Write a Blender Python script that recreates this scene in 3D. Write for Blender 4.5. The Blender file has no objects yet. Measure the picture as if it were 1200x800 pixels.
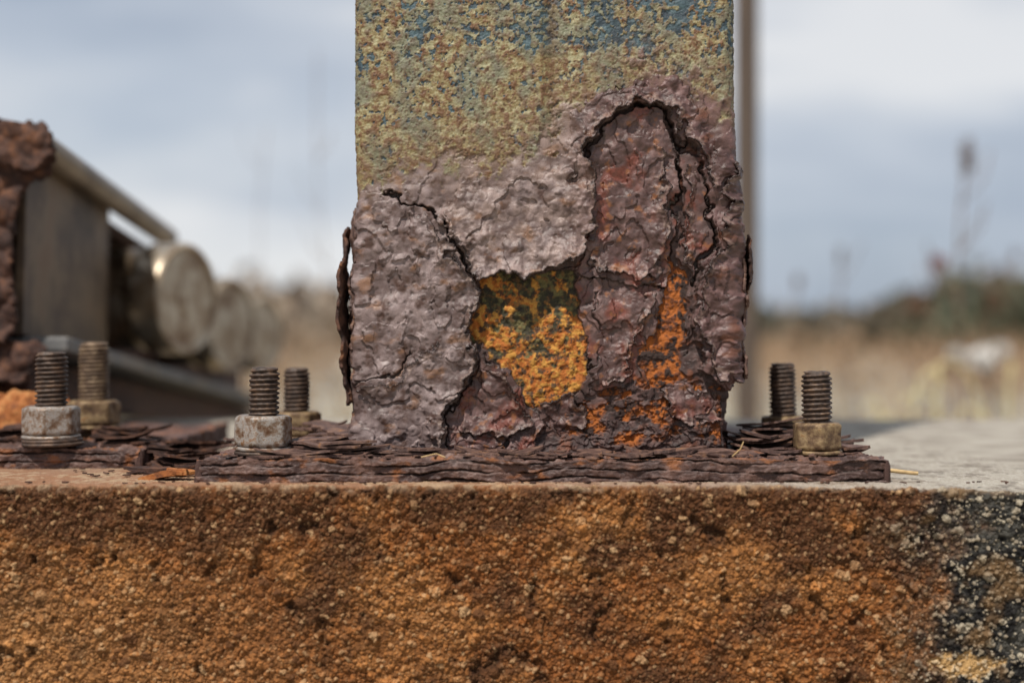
import bpy, math, numpy as np, random
from mathutils import Vector, Matrix
f32=np.float32
rng=np.random.default_rng(11)
random.seed(5)
E=0.093            # eye height above the concrete top
F=50/36*1200.0
def W(px,py,d):    # helper used while surveying the photo: world point at depth d
    return Vector(((px-600)*d/F, d-1.0, E+(400-py)*d/F))

# ---------------------------------------------------------------- noise
_a=rng.random((256,256)).astype(f32)*2*np.pi
GC,GS=np.cos(_a),np.sin(_a)
JX=rng.random((256,256)).astype(f32);JY=rng.random((256,256)).astype(f32);ID=rng.random((256,256)).astype(f32)
def perlin(x,y,seed=0):
    x=(x+seed*17.137).astype(f32);y=(y+seed*31.71).astype(f32)
    x0=np.floor(x);y0=np.floor(y);fx=x-x0;fy=y-y0
    ix=x0.astype(np.int32)&255;iy=y0.astype(np.int32)&255
    ix1=(ix+1)&255;iy1=(iy+1)&255
    u=fx*fx*fx*(fx*(fx*6-15)+10);v=fy*fy*fy*(fy*(fy*6-15)+10)
    a=GC[iy,ix]*fx+GS[iy,ix]*fy
    b=GC[iy,ix1]*(fx-1)+GS[iy,ix1]*fy
    c=GC[iy1,ix]*fx+GS[iy1,ix]*(fy-1)
    d=GC[iy1,ix1]*(fx-1)+GS[iy1,ix1]*(fy-1)
    return ((a+(b-a)*u)*(1-v)+(c+(d-c)*u)*v)*1.5
def fbm(x,y,o=4,seed=0,g=0.5):
    t=0;a=1.0;s=1.0
    for i in range(o):
        t=t+a*perlin(x*s,y*s,seed+i*3.3);a*=g;s*=2.03
    return t
def ridged(x,y,o=4,seed=0):
    t=0;a=1.0;s=1.0
    for i in range(o):
        t=t+a*(1-2*np.abs(perlin(x*s,y*s,seed+i*3.3)));a*=.5;s*=2.03
    return t
def worley(x,y,seed=0):
    x=(x+seed*13.37).astype(f32);y=(y+seed*7.77).astype(f32)
    x0=np.floor(x);y0=np.floor(y);fx=x-x0;fy=y-y0
    ix=x0.astype(np.int32);iy=y0.astype(np.int32)
    F1=np.full(x.shape,9,f32);F2=np.full(x.shape,9,f32);idd=np.zeros(x.shape,f32)
    for dy in(-1,0,1):
        for dx in(-1,0,1):
            a=(iy+dy)&255;b=(ix+dx)&255
            d=np.hypot(dx+JX[a,b]-fx,dy+JY[a,b]-fy)
            m=d<F1
            F2=np.where(m,F1,np.minimum(F2,d));idd=np.where(m,ID[a,b],idd);F1=np.where(m,d,F1)
    return F1,F2,idd
def ss(a,b,x):
    t=np.clip((x-a)/(b-a),0,1);return t*t*(3-2*t)
def sdpoly(x,y,poly):
    d=np.full(x.shape,1e9,f32);ins=np.zeros(x.shape,bool);n=len(poly)
    for i in range(n):
        ax,ay=poly[i];bx,by=poly[(i+1)%n]
        ex,ey=bx-ax,by-ay
        t=np.clip(((x-ax)*ex+(y-ay)*ey)/(ex*ex+ey*ey+1e-9),0,1)
        d=np.minimum(d,np.hypot(x-ax-t*ex,y-ay-t*ey))
        if ay!=by:
            c=((ay>y)!=(by>y))&(x<(bx-ax)*(y-ay)/(by-ay)+ax);ins^=c
    return np.where(ins,d,-d)
def dline(x,y,pl):
    d=np.full(x.shape,1e9,f32)
    for i in range(len(pl)-1):
        ax,ay=pl[i];bx,by=pl[i+1];ex,ey=bx-ax,by-ay
        t=np.clip(((x-ax)*ex+(y-ay)*ey)/(ex*ex+ey*ey+1e-9),0,1)
        d=np.minimum(d,np.hypot(x-ax-t*ex,y-ay-t*ey))
    return d
def C(*c): return np.array(c,f32)
def mx(a,b,t):
    return a+(b-a)*np.clip(t,0,1)[...,None]

# ---------------------------------------------------------------- mesh helpers
def link(o,parent=None):
    bpy.context.scene.collection.objects.link(o)
    if parent: o.parent=parent
    return o
def raw_mesh(name,V,Fc,mat,col=None,parent=None,smooth=True):
    me=bpy.data.meshes.new(name);V=np.asarray(V,f32);Fc=np.asarray(Fc,np.int32)
    k=Fc.shape[1];me.vertices.add(len(V));me.vertices.foreach_set('co',V.ravel())
    me.loops.add(Fc.size);me.loops.foreach_set('vertex_index',Fc.ravel())
    me.polygons.add(len(Fc));me.polygons.foreach_set('loop_start',np.arange(len(Fc),dtype=np.int32)*k)
    me.polygons.foreach_set('loop_total',np.full(len(Fc),k,np.int32))
    me.polygons.foreach_set('use_smooth',np.full(len(Fc),smooth))
    me.update(calc_edges=True)
    if col is not None:
        at=me.color_attributes.new('Col','FLOAT_COLOR','POINT');at.data.foreach_set('color',np.asarray(col,f32).ravel())
    me.materials.append(mat)
    return link(bpy.data.objects.new(name,me),parent)
def grid_faces(nv,nu,wrap=False):
    i=np.arange(nv*nu).reshape(nv,nu)
    if wrap: i=np.concatenate([i,i[:,:1]],1)
    return np.stack([i[:-1,:-1],i[:-1,1:],i[1:,1:],i[1:,:-1]],-1).reshape(-1,4)
def grid_mesh(name,P,col,mat,parent=None,wrap=False,flip=False):
    nv,nu=P.shape[:2];Fc=grid_faces(nv,nu,wrap)
    if flip:Fc=Fc[:,::-1]
    return raw_mesh(name,P.reshape(-1,3),Fc,mat,None if col is None else col.reshape(-1,4),parent)

# ---------------------------------------------------------------- materials
def newmat(name):
    m=bpy.data.materials.new(name);m.use_nodes=True
    return m,m.node_tree,m.node_tree.nodes['Principled BSDF']
def nz(nt,scale,detail=5,rough=.6,stretch=None,kind='noise'):
    tc=nt.nodes.new('ShaderNodeTexCoord');mp=nt.nodes.new('ShaderNodeMapping')
    if stretch: mp.inputs['Scale'].default_value=stretch
    n=nt.nodes.new('ShaderNodeTexNoise' if kind=='noise' else 'ShaderNodeTexVoronoi')
    n.inputs['Scale'].default_value=scale
    if kind=='noise':
        n.inputs['Detail'].default_value=detail;n.inputs['Roughness'].default_value=rough
    nt.links.new(tc.outputs['Object'],mp.inputs[0]);nt.links.new(mp.outputs[0],n.inputs['Vector'])
    return n
def bump(nt,b,hs,dist,strength=1.0):
    prev=None
    for h,dd in zip(hs,dist):
        bp=nt.nodes.new('ShaderNodeBump');bp.inputs['Distance'].default_value=dd;bp.inputs['Strength'].default_value=strength
        nt.links.new(h,bp.inputs['Height'])
        if prev: nt.links.new(prev,bp.inputs['Normal'])
        prev=bp.outputs[0]
    nt.links.new(prev,b.inputs['Normal'])
def vc_mat(name,nscale=900,lo=.72,hi=1.3,bd=.0003,spec=.35,vor=None):
    m,nt,b=newmat(name)
    at=nt.nodes.new('ShaderNodeVertexColor');at.layer_name='Col'
    n=nz(nt,nscale,4,.7)
    mr=nt.nodes.new('ShaderNodeMapRange');mr.inputs[1].default_value=.3;mr.inputs[2].default_value=.7
    mr.inputs[3].default_value=lo;mr.inputs[4].default_value=hi
    nt.links.new(n.outputs[0],mr.inputs[0])
    vm=nt.nodes.new('ShaderNodeVectorMath');vm.operation='SCALE'
    nt.links.new(at.outputs['Color'],vm.inputs[0]);nt.links.new(mr.outputs[0],vm.inputs['Scale'])
    nt.links.new(vm.outputs[0],b.inputs['Base Color']);nt.links.new(at.outputs['Alpha'],b.inputs['Roughness'])
    b.inputs['Specular IOR Level'].default_value=spec
    hs=[n.outputs[0]];ds=[bd]
    if vor:
        v=nz(nt,vor[0],kind='v');hs.append(v.outputs['Distance']);ds.append(vor[1])
    bump(nt,b,hs,ds)
    return m
def ramp_mat(name,stops,scale=80,rough=.7,bd=.001,metal=0.,stretch=None,spec=.4,b2=None):
    m,nt,b=newmat(name)
    n=nz(nt,scale,6,.65,stretch)
    r=nt.nodes.new('ShaderNodeValToRGB');cr=r.color_ramp
    while len(cr.elements)<len(stops): cr.elements.new(.5)
    for e,(p,c) in zip(cr.elements,stops):
        e.position=p;e.color=(*c,1)
    nt.links.new(n.outputs[0],r.inputs[0]);nt.links.new(r.outputs[0],b.inputs['Base Color'])
    b.inputs['Roughness'].default_value=rough;b.inputs['Metallic'].default_value=metal;b.inputs['Specular IOR Level'].default_value=spec
    n2=nz(nt,b2 or scale*5,4,.7,stretch)
    bump(nt,b,[n.outputs[0],n2.outputs[0]],[bd,bd*.35])
    return m
M_col=vc_mat('corroded_painted_steel',1300,.76,1.26,.00022,.5)
M_conc=vc_mat('rust_stained_concrete',1300,.68,1.3,.0006,.2,(1100,.0005))
M_plate=vc_mat('laminated_rust',900,.65,1.35,.0005,.4)
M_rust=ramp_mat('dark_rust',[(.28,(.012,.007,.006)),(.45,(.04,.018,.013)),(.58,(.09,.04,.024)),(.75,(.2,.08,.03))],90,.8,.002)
M_rust2=ramp_mat('flake_rust',[(.28,(.025,.014,.012)),(.45,(.075,.04,.032)),(.58,(.14,.08,.06)),(.72,(.24,.11,.04))],120,.65,.001)
M_orust=ramp_mat('orange_rust',[(.3,(.1,.035,.015)),(.5,(.3,.1,.025)),(.65,(.42,.2,.07))],90,.85,.002)
M_bolt=ramp_mat('bolt_thread_rust',[(.3,(.02,.015,.013)),(.5,(.07,.048,.038)),(.68,(.16,.10,.065))],160,.55,.0004,.25)
M_bolt2=ramp_mat('bolt_thread_tan',[(.3,(.05,.035,.025)),(.5,(.15,.10,.065)),(.68,(.25,.18,.11))],160,.6,.0004,.25)
M_nut=ramp_mat('galvanised_nut',[(.34,(.10,.045,.02)),(.45,(.20,.14,.10)),(.55,(.33,.31,.29)),(.66,(.22,.11,.045))],150,.45,.0008,.35)
M_nutb=ramp_mat('rusty_nut',[(.3,(.04,.022,.014)),(.45,(.14,.085,.045)),(.58,(.27,.19,.10)),(.72,(.2,.09,.03))],130,.55,.0009,.25)
M_beam=ramp_mat('weathered_beam_steel',[(.32,(.025,.017,.012)),(.45,(.09,.06,.04)),(.58,(.17,.12,.075)),(.72,(.14,.07,.035))],11,.6,.001)
M_grey=ramp_mat('weathered_grey_steel',[(.35,(.06,.06,.06)),(.5,(.13,.13,.13)),(.7,(.22,.18,.14))],14,.6,.0006)
M_rail=ramp_mat('weathered_rail_steel',[(.32,(.09,.06,.04)),(.48,(.2,.155,.11)),(.7,(.28,.22,.16))],16,.5,.0006,.3)
M_roller=ramp_mat('roller_steel',[(.34,(.09,.05,.03)),(.44,(.27,.2,.13)),(.56,(.44,.38,.30)),(.72,(.27,.18,.10))],17,.3,.0006,.8)
M_rollend=ramp_mat('roller_end_steel',[(.36,(.17,.10,.055)),(.46,(.34,.26,.18)),(.58,(.50,.43,.34)),(.72,(.28,.19,.11))],26,.42,.0004,.35)
M_pole=ramp_mat('weathered_wood',[(.3,(.05,.036,.028)),(.6,(.12,.09,.07))],20,.9,.002,stretch=(1,1,.1))
M_straw=ramp_mat('dry_straw',[(.3,(.3,.2,.09)),(.7,(.5,.36,.18))],200,.7,.0003)

# ================================================================ COLUMN
K=0.0006   # metres per survey unit on the column face
def terr(v,n,soft=.16):
    a=v*n;f=np.floor(a);return (f+ss(1-soft,1,a-f))/n
def warpf(x,y):
    return (x+9*fbm(x/34,y/34,4,1)+1.6*perlin(x/5,y/5,60), y+9*fbm(x/34,y/34,4,9)+1.6*perlin(x/5,y/5,61))
PT=np.array([380,420,470,540,600,650,700,760,820,870,900]),np.array([245,225,200,188,178,150,112,92,105,150,165])
def col_field(x,y):
    """x,y in survey units -> outward height (mm), rgba"""
    wx,wy=warpf(x,y)
    n1=fbm(x/60,y/60,4,2);n2=fbm(x/22,y/22,4,3);n3=fbm(x/7,y/7,3,4);n4=perlin(x/2.4,y/2.4,5)
    s1=fbm(x/60,y/60,2,2,.4);s2=fbm(x/24,y/24,2,3,.35);s3=perlin(x/8,y/8,6)
    # --- paint
    W1,W2,wid=worley(x/7+.5*n2,y/7+.5*n3,2)
    m0=fbm(x/11,y/11,5,33,.7)
    paint=mx(mx(np.broadcast_to(C(.205,.155,.066),x.shape+(3,)),C(.125,.058,.022),ss(-.15,.5,m0+.5*n3)),C(.29,.27,.155),ss(.0,.8,n1*.4+n4*.45-m0*.8))
    paint=mx(paint,C(.115,.135,.10),ss(-.0,.7,fbm(x/38,y/60,3,21)+.3*ss(200,0,y))*.65)
    bl=fbm(x/7,y/8,4,30,.55)+.80*fbm(x/44,y/30,2,31)+.34*ss(110,-30,y)+.36*ss(640,720,x)*ss(130,0,y)-.30*ss(30,180,y)-.50
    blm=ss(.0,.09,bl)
    ring=np.exp(-((bl+.06)/.07)**2)
    paint=mx(paint,C(.07,.036,.016),ring*.7*(n3+.4))
    paint=mx(paint,mx(np.broadcast_to(C(.010,.027,.045),x.shape+(3,)),C(.045,.09,.11),.4+n2*.9+.4*n4),blm*.94)
    dots=ss(.30,.12,W1)*(wid>.45)*(1-blm)
    paint=mx(paint,C(.07,.028,.012),dots*.75)
    hp=.30*n2+.34*n3+.16*n4-.55*blm+.2*n1-.35*dots+.3*m0
    fade=ss(260,150,y)
    hp=hp+fade*(2.0*ss(647,632,x+2*n2)+1.2*np.exp(-((x-631)/8)**2)-1.1*np.exp(-((x-650)/6)**2))
    paint=mx(paint,C(.12,.065,.03),fade*np.exp(-((x-648)/7)**2)*.5)
    # --- scale: smooth blistered sheets with stepped delamination edges
    B1,B2,_=worley(x/34+.4*s2,y/34+.4*s1,5)
    lump=ss(.8,0,B1)
    D1,_,did=worley(x/15+.2*s3,y/14+.2*s2,8)
    G1,_,gid=worley(x/7,y/7,18)
    blis=np.sqrt(np.clip(1-(D1/(.22+.3*did))**2,0,1))*(did>.55)
    dent=ss(.45,.05,G1)*(gid>.72)
    tq=fbm(wx/60,wy/60,3,71,.4)
    tz=terr(tq,1.5,.05);te=np.abs((tq*1.5)%1-.02)
    hs=2.0*s1+1.2*s2+.38*s3+.16*n3+.04*n4+1.3*lump+.7*blis-.4*dent+2.4*tz
    tone=n1*.5+n2*.6+lump*.3+.2*n3+.2*blis
    sc=mx(np.broadcast_to(C(.10,.066,.061),x.shape+(3,)),C(.235,.178,.172),ss(-.3,.9,tone))
    sc=mx(sc,C(.065,.032,.024),ss(.1,.75,fbm(x/20,y/20,4,14)))
    sc=mx(sc,C(.19,.09,.042),ss(.30,.9,fbm(x/30,y/20,4,15))*.75)
    sc=mx(sc,C(.03,.017,.014),.55*dent+.35*ss(.5,.9,B1)*ss(.1,.5,-n2))
    sc=mx(sc,C(.03,.016,.012),np.exp(-(te/.035)**2)*.7)
    flapzone=ss(500,540,x)*ss(330,300,y)*ss(700,670,x)
    sc=mx(sc,C(.27,.19,.155),flapzone*.35*(.6+n2))
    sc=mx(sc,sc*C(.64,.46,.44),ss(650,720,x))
    tl=np.interp(x,*PT).astype(f32)
    tm=ss(-12,12,y-tl+26*n2+12*n3+22*n1)
    swell=ss(-10,60,y-tl)
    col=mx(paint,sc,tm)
    brow=np.exp(-((y-tl+6*n2+18)/34)**2)
    col=mx(col,C(.13,.08,.045),brow*.65*(.6+n3))
    h=hp*(1-tm)+(hs+2.3)*tm*(.35+.65*swell)
    rough=.62-.12*tm+.12*n3*tm+.05*n3
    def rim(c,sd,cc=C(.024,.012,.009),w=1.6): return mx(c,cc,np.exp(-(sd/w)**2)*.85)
    dark=mx(mx(np.broadcast_to(C(.045,.022,.019),x.shape+(3,)),C(.10,.055,.048),ss(-.2,.8,n2+.3*n1)),C(.115,.036,.016),ss(.1,.7,fbm(x/25,y/25,3,44)))
    dark=mx(dark,C(.016,.009,.008),ss(.1,-.5,n3)*.6)
    H=[(556,320),(600,317),(640,311),(672,296),(688,262),(676,205),(700,150),(745,116),(785,128),(812,170),(835,225),(838,290),(818,330),(812,380),(822,432),(852,455),(900,445),(900,545),(519,545),(524,482),(548,455),(556,425),(553,390),(563,345)]
    sdH=sdpoly(wx,wy,H)
    mH=sdH>0
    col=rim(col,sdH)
    tq2=fbm(wx/34,wy/30,3,91,.45);tz2=terr(tq2,2.4,.05);te2=np.abs((tq2*2.4)%1-.02)
    dark=mx(dark,C(.014,.008,.006),np.exp(-(te2/.04)**2)*.8)
    h=np.where(mH,-5.2+1.0*s1+1.2*s2+.3*s3+.25*n3+3.0*tz2,h)
    col=np.where(mH[...,None],dark,col);rough=np.where(mH,.65,rough)
    def layer(poly,hh,cc,rg=.6,curl=0.,cw=10,wob=1.0):
        nonlocal h,col,rough
        sd=sdpoly(x+(wx-x)*wob,y+(wy-y)*wob,poly);m=sd>0
        h=np.where(m,hh+curl*np.exp(-sd/cw),h)
        col=np.where(m[...,None],rim(cc,sd),col);rough=np.where(m,rg,rough)
        return sd
    tq3=fbm(wx/40,wy/60,3,95,.4);tz3=terr(tq3,1.8,.05);te3=np.abs((tq3*1.8)%1-.02)
    mau=mx(mx(np.broadcast_to(C(.072,.036,.032),x.shape+(3,)),C(.15,.086,.078),ss(-.2,.8,n2+.4*n1)),C(.15,.034,.018),ss(.05,.65,fbm(x/32,y/40,3,47))*.8)
    mau=mx(mau,C(.028,.015,.012),ss(.1,-.6,n3)*.3+.4*dent)
    mau=mx(mau,C(.24,.09,.028),ss(.35,.8,fbm(x/14,y/14,3,48))*.65)
    mau=mx(mau,C(.02,.011,.008),np.exp(-(te3/.035)**2)*.75)
    og=fbm(x/22,y/22,5,50,.6);og2=ridged(x/30,y/30,6,52);og3=fbm(x/9,y/9,4,58)
    down=ss(345,430,y+30*n2)*.85+.4*ss(600,560,x+12*n2)
    yo=mx(mx(np.broadcast_to(C(.028,.025,.012),x.shape+(3,)),C(.11,.095,.035),ss(-.5,.6,n3+og)),C(.14,.065,.02),ss(.0,.6,og3)*.6)
    oa=ss(.80,1.30,og2*.8+.45*og+.85*down+.45*og3)
    yo=mx(yo,mx(np.broadcast_to(C(.30,.09,.012),x.shape+(3,)),C(.40,.195,.035),ss(-.2,.5,og3+n4*.3)),oa)
    yo=mx(yo,C(.02,.014,.010),ss(.15,.6,fbm(x/11,y/11,5,57,.65))*.88)
    oo=mx(mx(np.broadcast_to(C(.29,.083,.012),x.shape+(3,)),C(.11,.034,.013),ss(-.2,.5,n3+n2*.5)),C(.024,.012,.009),ss(.0,.40,og*.8+.35*og3+.3*n3))
    M1=[(684,205),(706,150),(745,124),(772,124),(794,168),(788,240),(795,290),(782,336),(722,331),(672,314),(690,262)]
    M2=[(676,316),(720,331),(782,338),(766,385),(742,425),(748,452),(706,458),(694,440),(684,380)]
    M3=[(566,320),(674,316),(684,380),(692,440),(676,464),(626,478),(590,428),(550,400)]
    M4=[(790,285),(806,330),(800,400),(812,444),(768,456),(738,430),(762,385),(780,340)]
    M5=[(562,416),(592,430),(620,472),(634,500),(622,545),(519,545),(526,486),(552,455)]
    M7=[(798,175),(822,185),(834,232),(836,292),(812,330),(802,290),(798,240)]
    M8=[(632,486),(690,462),(730,448),(760,440),(812,436),(860,458),(860,524),(800,518),(740,522),(660,522),(628,508)]
    layer(M3,-6.6+1.4*s2+.6*n3+1.0*og2+.6*og3+.2*n4,yo,.88)
    layer(M4,-6.8+1.2*s2+.7*n3+.7*og3+.2*n4,oo,.88)
    hm=-2.0+1.6*s1+1.0*s2+.35*s3+.18*n3+.05*n4+1.2*lump+2.6*tz3+.5*blis
    layer(M5,-3.0+1.8*s1+1.4*s2+.3*s3+.15*n3+.5*blis+1.8*tz3,mau,.5,1.0,6)
    layer(M2,hm-1.9,mau,.5,.3,8)
    layer(M1,hm,mau,.47,.7,8)
    layer(M7,-1.9+1.0*s1+1.0*s2+.3*s3+.1*n3,mau,.55)
    om=ss(-.05,.28,fbm(x/30,y/18,4,70)+.08)*ss(0,8,sdpoly(wx,wy,M8))*.95
    col=mx(col,oo,om);h=h-om*1.4+om*.9*n3+om*.9*og3;rough=rough+om*.3
    bt=ss(490,510,y+10*n2)*mH
    lam=np.sin((y+9*n1+4*n2)*.55+3*n2)
    h=h+bt*(.8*ss(-.1,.5,lam)+2.0*ss(505,532,y))
    for pl,w,dep in [([(448,226),(475,236),(505,246),(522,262),(533,290),(558,320)],2.6,6),
                     ([(820,190),(832,216),(838,245),(832,292),(812,330)],2.0,4),
                     ([(745,118),(765,120),(790,138),(803,170)],3.0,5),
                     ([(795,292),(786,240),(800,182),(812,150)],1.3,3.0),
                     ([(690,150),(720,128),(716,100),(740,92)],.9,2),
                     ([(840,290),(850,340),(846,400)],1.2,2.5),
                     ([(586,442),(600,480),(590,528)],1.3,3),
                     ([(700,345),(706,400),(690,440)],.7,1.5),
                     ([(520,352),(516,380),(482,424),(440,443),(418,450)],1.2,2.5),
                     ([(870,200),(852,230),(858,280),(850,300)],1.1,2.5)]:
        dl=dline(wx,wy,pl);ww=w*(.75+1.3*n1+.8*n2)
        cm=ss(ww+.9,ww*.4,dl)*(ww>0);h=h-dep*cm;col=mx(col,C(.02,.011,.008),cm*.9)
    h=h+(5.5+1.2*s2)*ss(838,872,x)*ss(165,330,y)*ss(446,440,y+5*n3)
    h=h-3.5*ss(838,860,x)*ss(444,450,y+5*n3)
    h=h+(3.0+1.2*s2)*ss(432,412,x)*ss(240,330,y)
    h=np.where(x>905,h*np.clip(1-(x-905)/200,0.3,1),h)
    skin=np.concatenate([sc*(.95+.1*n3)[...,None],np.clip(.5+.12*n3,.3,.9)[...,None]],-1)
    mauc=np.concatenate([mau,np.clip(.47+.12*n3,.3,.9)[...,None]],-1)
    hsk=(hs+2.3)*(.35+.65*swell)+(5.5+1.2*s2)*ss(838,872,x)*ss(165,330,y)
    return h,np.concatenate([col,np.clip(rough,.3,.95)[...,None]],-1),skin,mauc,hsk,hm,n2,n3

xl,xr,rp=418.0,862.0,16.7;arc=rp*math.pi/2
side=444-2*rp
sF0,sF1=xl+rp,xr-rp
s_arr=np.concatenate([np.arange(sF0-arc-side-arc,404,4.),np.arange(404,878,.75),np.arange(878,sF1+arc+side+arc,4.)])
backs=np.linspace(sF1+arc+side+arc,sF1+2*arc+side+side,20)[:-1]
s_arr=np.concatenate([s_arr,backs])
y_arr=np.concatenate([np.arange(534,-30,-.75),-30-np.cumsum(np.linspace(1,60,90))])
def perim(s):
    X=np.zeros_like(s);Y=np.zeros_like(s);NX=np.zeros_like(s);NY=np.zeros_like(s)
    for i,t in enumerate(s):
        if t<sF0-arc-side:
            a=(sF0-arc-side-t)/rp;X[i]=xl+rp-rp*math.cos(a);Y[i]=rp+side+rp*math.sin(a);NX[i]=-math.cos(a);NY[i]=math.sin(a)
        elif t<sF0-arc: X[i]=xl;Y[i]=rp+(sF0-arc-t);NX[i]=-1
        elif t<sF0:
            a=(sF0-t)/rp;X[i]=sF0-rp*math.sin(a);Y[i]=rp-rp*math.cos(a);NX[i]=-math.sin(a);NY[i]=-math.cos(a)
        elif t<=sF1: X[i]=t;Y[i]=0;NY[i]=-1
        elif t<sF1+arc:
            a=(t-sF1)/rp;X[i]=sF1+rp*math.sin(a);Y[i]=rp-rp*math.cos(a);NX[i]=math.sin(a);NY[i]=-math.cos(a)
        elif t<sF1+arc+side: X[i]=xr;Y[i]=rp+(t-sF1-arc);NX[i]=1
        elif t<sF1+2*arc+side:
            a=(t-sF1-arc-side)/rp;X[i]=xr-rp+rp*math.cos(a);Y[i]=rp+side+rp*math.sin(a);NX[i]=math.cos(a);NY[i]=math.sin(a)
        else: X[i]=sF1-(t-(sF1+2*arc+side));Y[i]=2*rp+side;NY[i]=1
    return X,Y,NX,NY
PX,PY,NX,NY=perim(s_arr)
S,Yg=np.meshgrid(s_arr.astype(f32),y_arr.astype(f32))
h,colr,skin,mauc,hsk,hm,cn2,cn3=col_field(S,Yg)
def place(hmm,sl=(slice(None),slice(None))):
    h_=hmm*.001;nx=np.broadcast_to(NX[None],S.shape)[sl];ny=np.broadcast_to(NY[None],S.shape)[sl]
    px=np.broadcast_to(PX[None],S.shape)[sl];py=np.broadcast_to(PY[None],S.shape)[sl]
    return np.stack([(px-600)*K+nx*h_,py*K+ny*h_,E+(400-Yg[sl])*K],-1).astype(f32)
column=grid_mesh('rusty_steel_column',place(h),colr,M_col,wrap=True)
zt=float(E+(400-y_arr[-1])*K)
cap=raw_mesh('column_cap',[((xl-606)*K,-.004,zt),((xr-594)*K,-.004,zt),((xr-594)*K,.272,zt),((xl-606)*K,.272,zt)],[(0,1,2,3)],M_rust,None,column)
# peeling plates of scale: separate sheets lifting off the face along their free edges
def flap(name,poly,free,amt,fall,colsrc,hsrc,th=1.3,base=.2,var=0):
    p=np.array(poly);i0=np.searchsorted(s_arr,p[:,0].min()-20);i1=np.searchsorted(s_arr,p[:,0].max()+20)
    j0=np.searchsorted(-y_arr,-(p[:,1].max()+20));j1=np.searchsorted(-y_arr,-(p[:,1].min()-20))
    sl=(slice(j0,j1),slice(i0,i1));x=S[sl];y=Yg[sl];wx,wy=warpf(x,y)
    e=var;wx=wx+5*fbm(x/14,y/14,3,130+e);wy=wy+5*fbm(x/14,y/14,3,150+e)
    sd=sdpoly(wx,wy,poly);df=dline(wx,wy,free)
    mod=.6+.8*np.clip(.5+fbm(x/30,y/30,2,170+e),0,1.3)
    off=base+amt*np.exp(-df/fall)*mod
    sink=np.where(df>sd*1.6+6,ss(14,0,sd),0)
    hh=hsrc[sl]+off-3.2*sink
    P=place(hh,sl)
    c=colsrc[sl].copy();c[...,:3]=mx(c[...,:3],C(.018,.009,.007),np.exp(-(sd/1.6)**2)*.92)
    c[...,:3]=mx(c[...,:3],C(.29,.21,.17),np.exp(-((sd-4.2)/2.0)**2)*.40*(cn3[sl]>-.1)*(df<12))
    ok=sd>0;Fc=grid_faces(*x.shape);Fc=Fc[ok.ravel()[Fc].all(1)]
    used,inv=np.unique(Fc,return_inverse=True)
    o=raw_mesh(name,P.reshape(-1,3)[used],inv.reshape(-1,4),M_col,c.reshape(-1,4)[used],column)
    md=o.modifiers.new('s','SOLIDIFY');md.thickness=th*.001;md.offset=-1
    return o
flap('peeling_plate_middle',[(512,252),(524,226),(560,212),(620,200),(680,178),(690,215),(694,262),(676,296),(642,313),(600,320),(566,324),(545,298)],
     [(688,190),(692,225),(694,262),(676,296),(642,313),(600,320),(566,324),(545,298),(528,270)],8.0,24,skin,hsk,1.8,.3,var=1)
flap('peeling_plate_left',[(470,240),(500,255),(524,285),(550,322),(559,345),(550,390),(554,428),(540,460),(520,482),(517,528),(488,520),(480,440),(478,330)],
     [(505,262),(524,285),(550,322),(559,345),(550,390),(554,428),(540,460),(520,482),(517,528)],6.0,17,skin,hsk,1.7,.1,var=2)
flap('peeling_plate_right',[(850,200),(880,170),(880,432),(852,442),(834,434),(818,385),(826,330),(848,290)],
     [(850,200),(848,290),(826,330),(818,385),(834,434),(852,442)],5.0,14,skin,hsk,1.6,.3,var=3)
flap('peeling_plate_crown',[(648,250),(672,215),(680,195),(700,146),(745,112),(788,124),(815,168),(838,222),(862,205),(838,135),(785,84),(715,92),(660,140),(640,200)],
     [(672,225),(680,195),(700,146),(745,112),(788,124),(815,168),(838,222)],5.0,13,skin,hsk,1.5,.0,var=4)
flap('peeling_plate_centre',[(696,225),(708,170),(740,142),(766,142),(780,175),(778,240),(784,290),(770,330),(722,324),(684,306),(698,262)],
     [(780,175),(778,240),(784,290),(770,330),(722,324),(684,306)],4.5,15,mauc,hm,1.4,.1,var=5)
flap('peeling_plate_lower',[(696,340),(740,345),(770,345),(754,385),(732,420),(735,444),(710,450),(698,420)],
     [(770,345),(754,385),(732,420),(735,444),(710,450)],4.0,12,mauc,hm-1.6,1.3,.1,var=6)
flap('peeling_plate_small',[(560,428),(588,440),(612,474),(622,500),(590,512),(545,508),(534,486),(552,462)],
     [(588,440),(612,474),(622,500),(590,512),(545,508)],4.5,11,mauc,hm-.6,1.3,.2,var=7)
flap('peeling_plate_slot',[(806,190),(826,205),(832,240),(828,290),(812,318),(806,280)],
     [(806,190),(806,280),(812,318)],3.2,8,mauc,hm-.2,1.1,.2,var=8)
flap('peeling_plate_inner',[(424,455),(446,450),(486,432),(516,392),(530,420),(520,470),(480,500),(424,500)],
     [(424,455),(446,450),(486,432),(516,392)],3.4,9,skin,hsk,1.1,.0,var=9)
flap('peeling_plate_foot',[(640,470),(672,462),(690,478),(684,505),(650,510),(636,495)],
     [(640,470),(672,462),(690,478),(684,505)],3.5,9,mauc,hm-2.2,1.2,.3,var=10)
flap('peeling_plate_foot_right',[(770,455),(800,448),(830,462),(846,490),(820,500),(790,488)],
     [(846,490),(820,500),(790,488),(770,455)],3.5,9,mauc,hm-2.6,1.2,.3,var=11)

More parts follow.
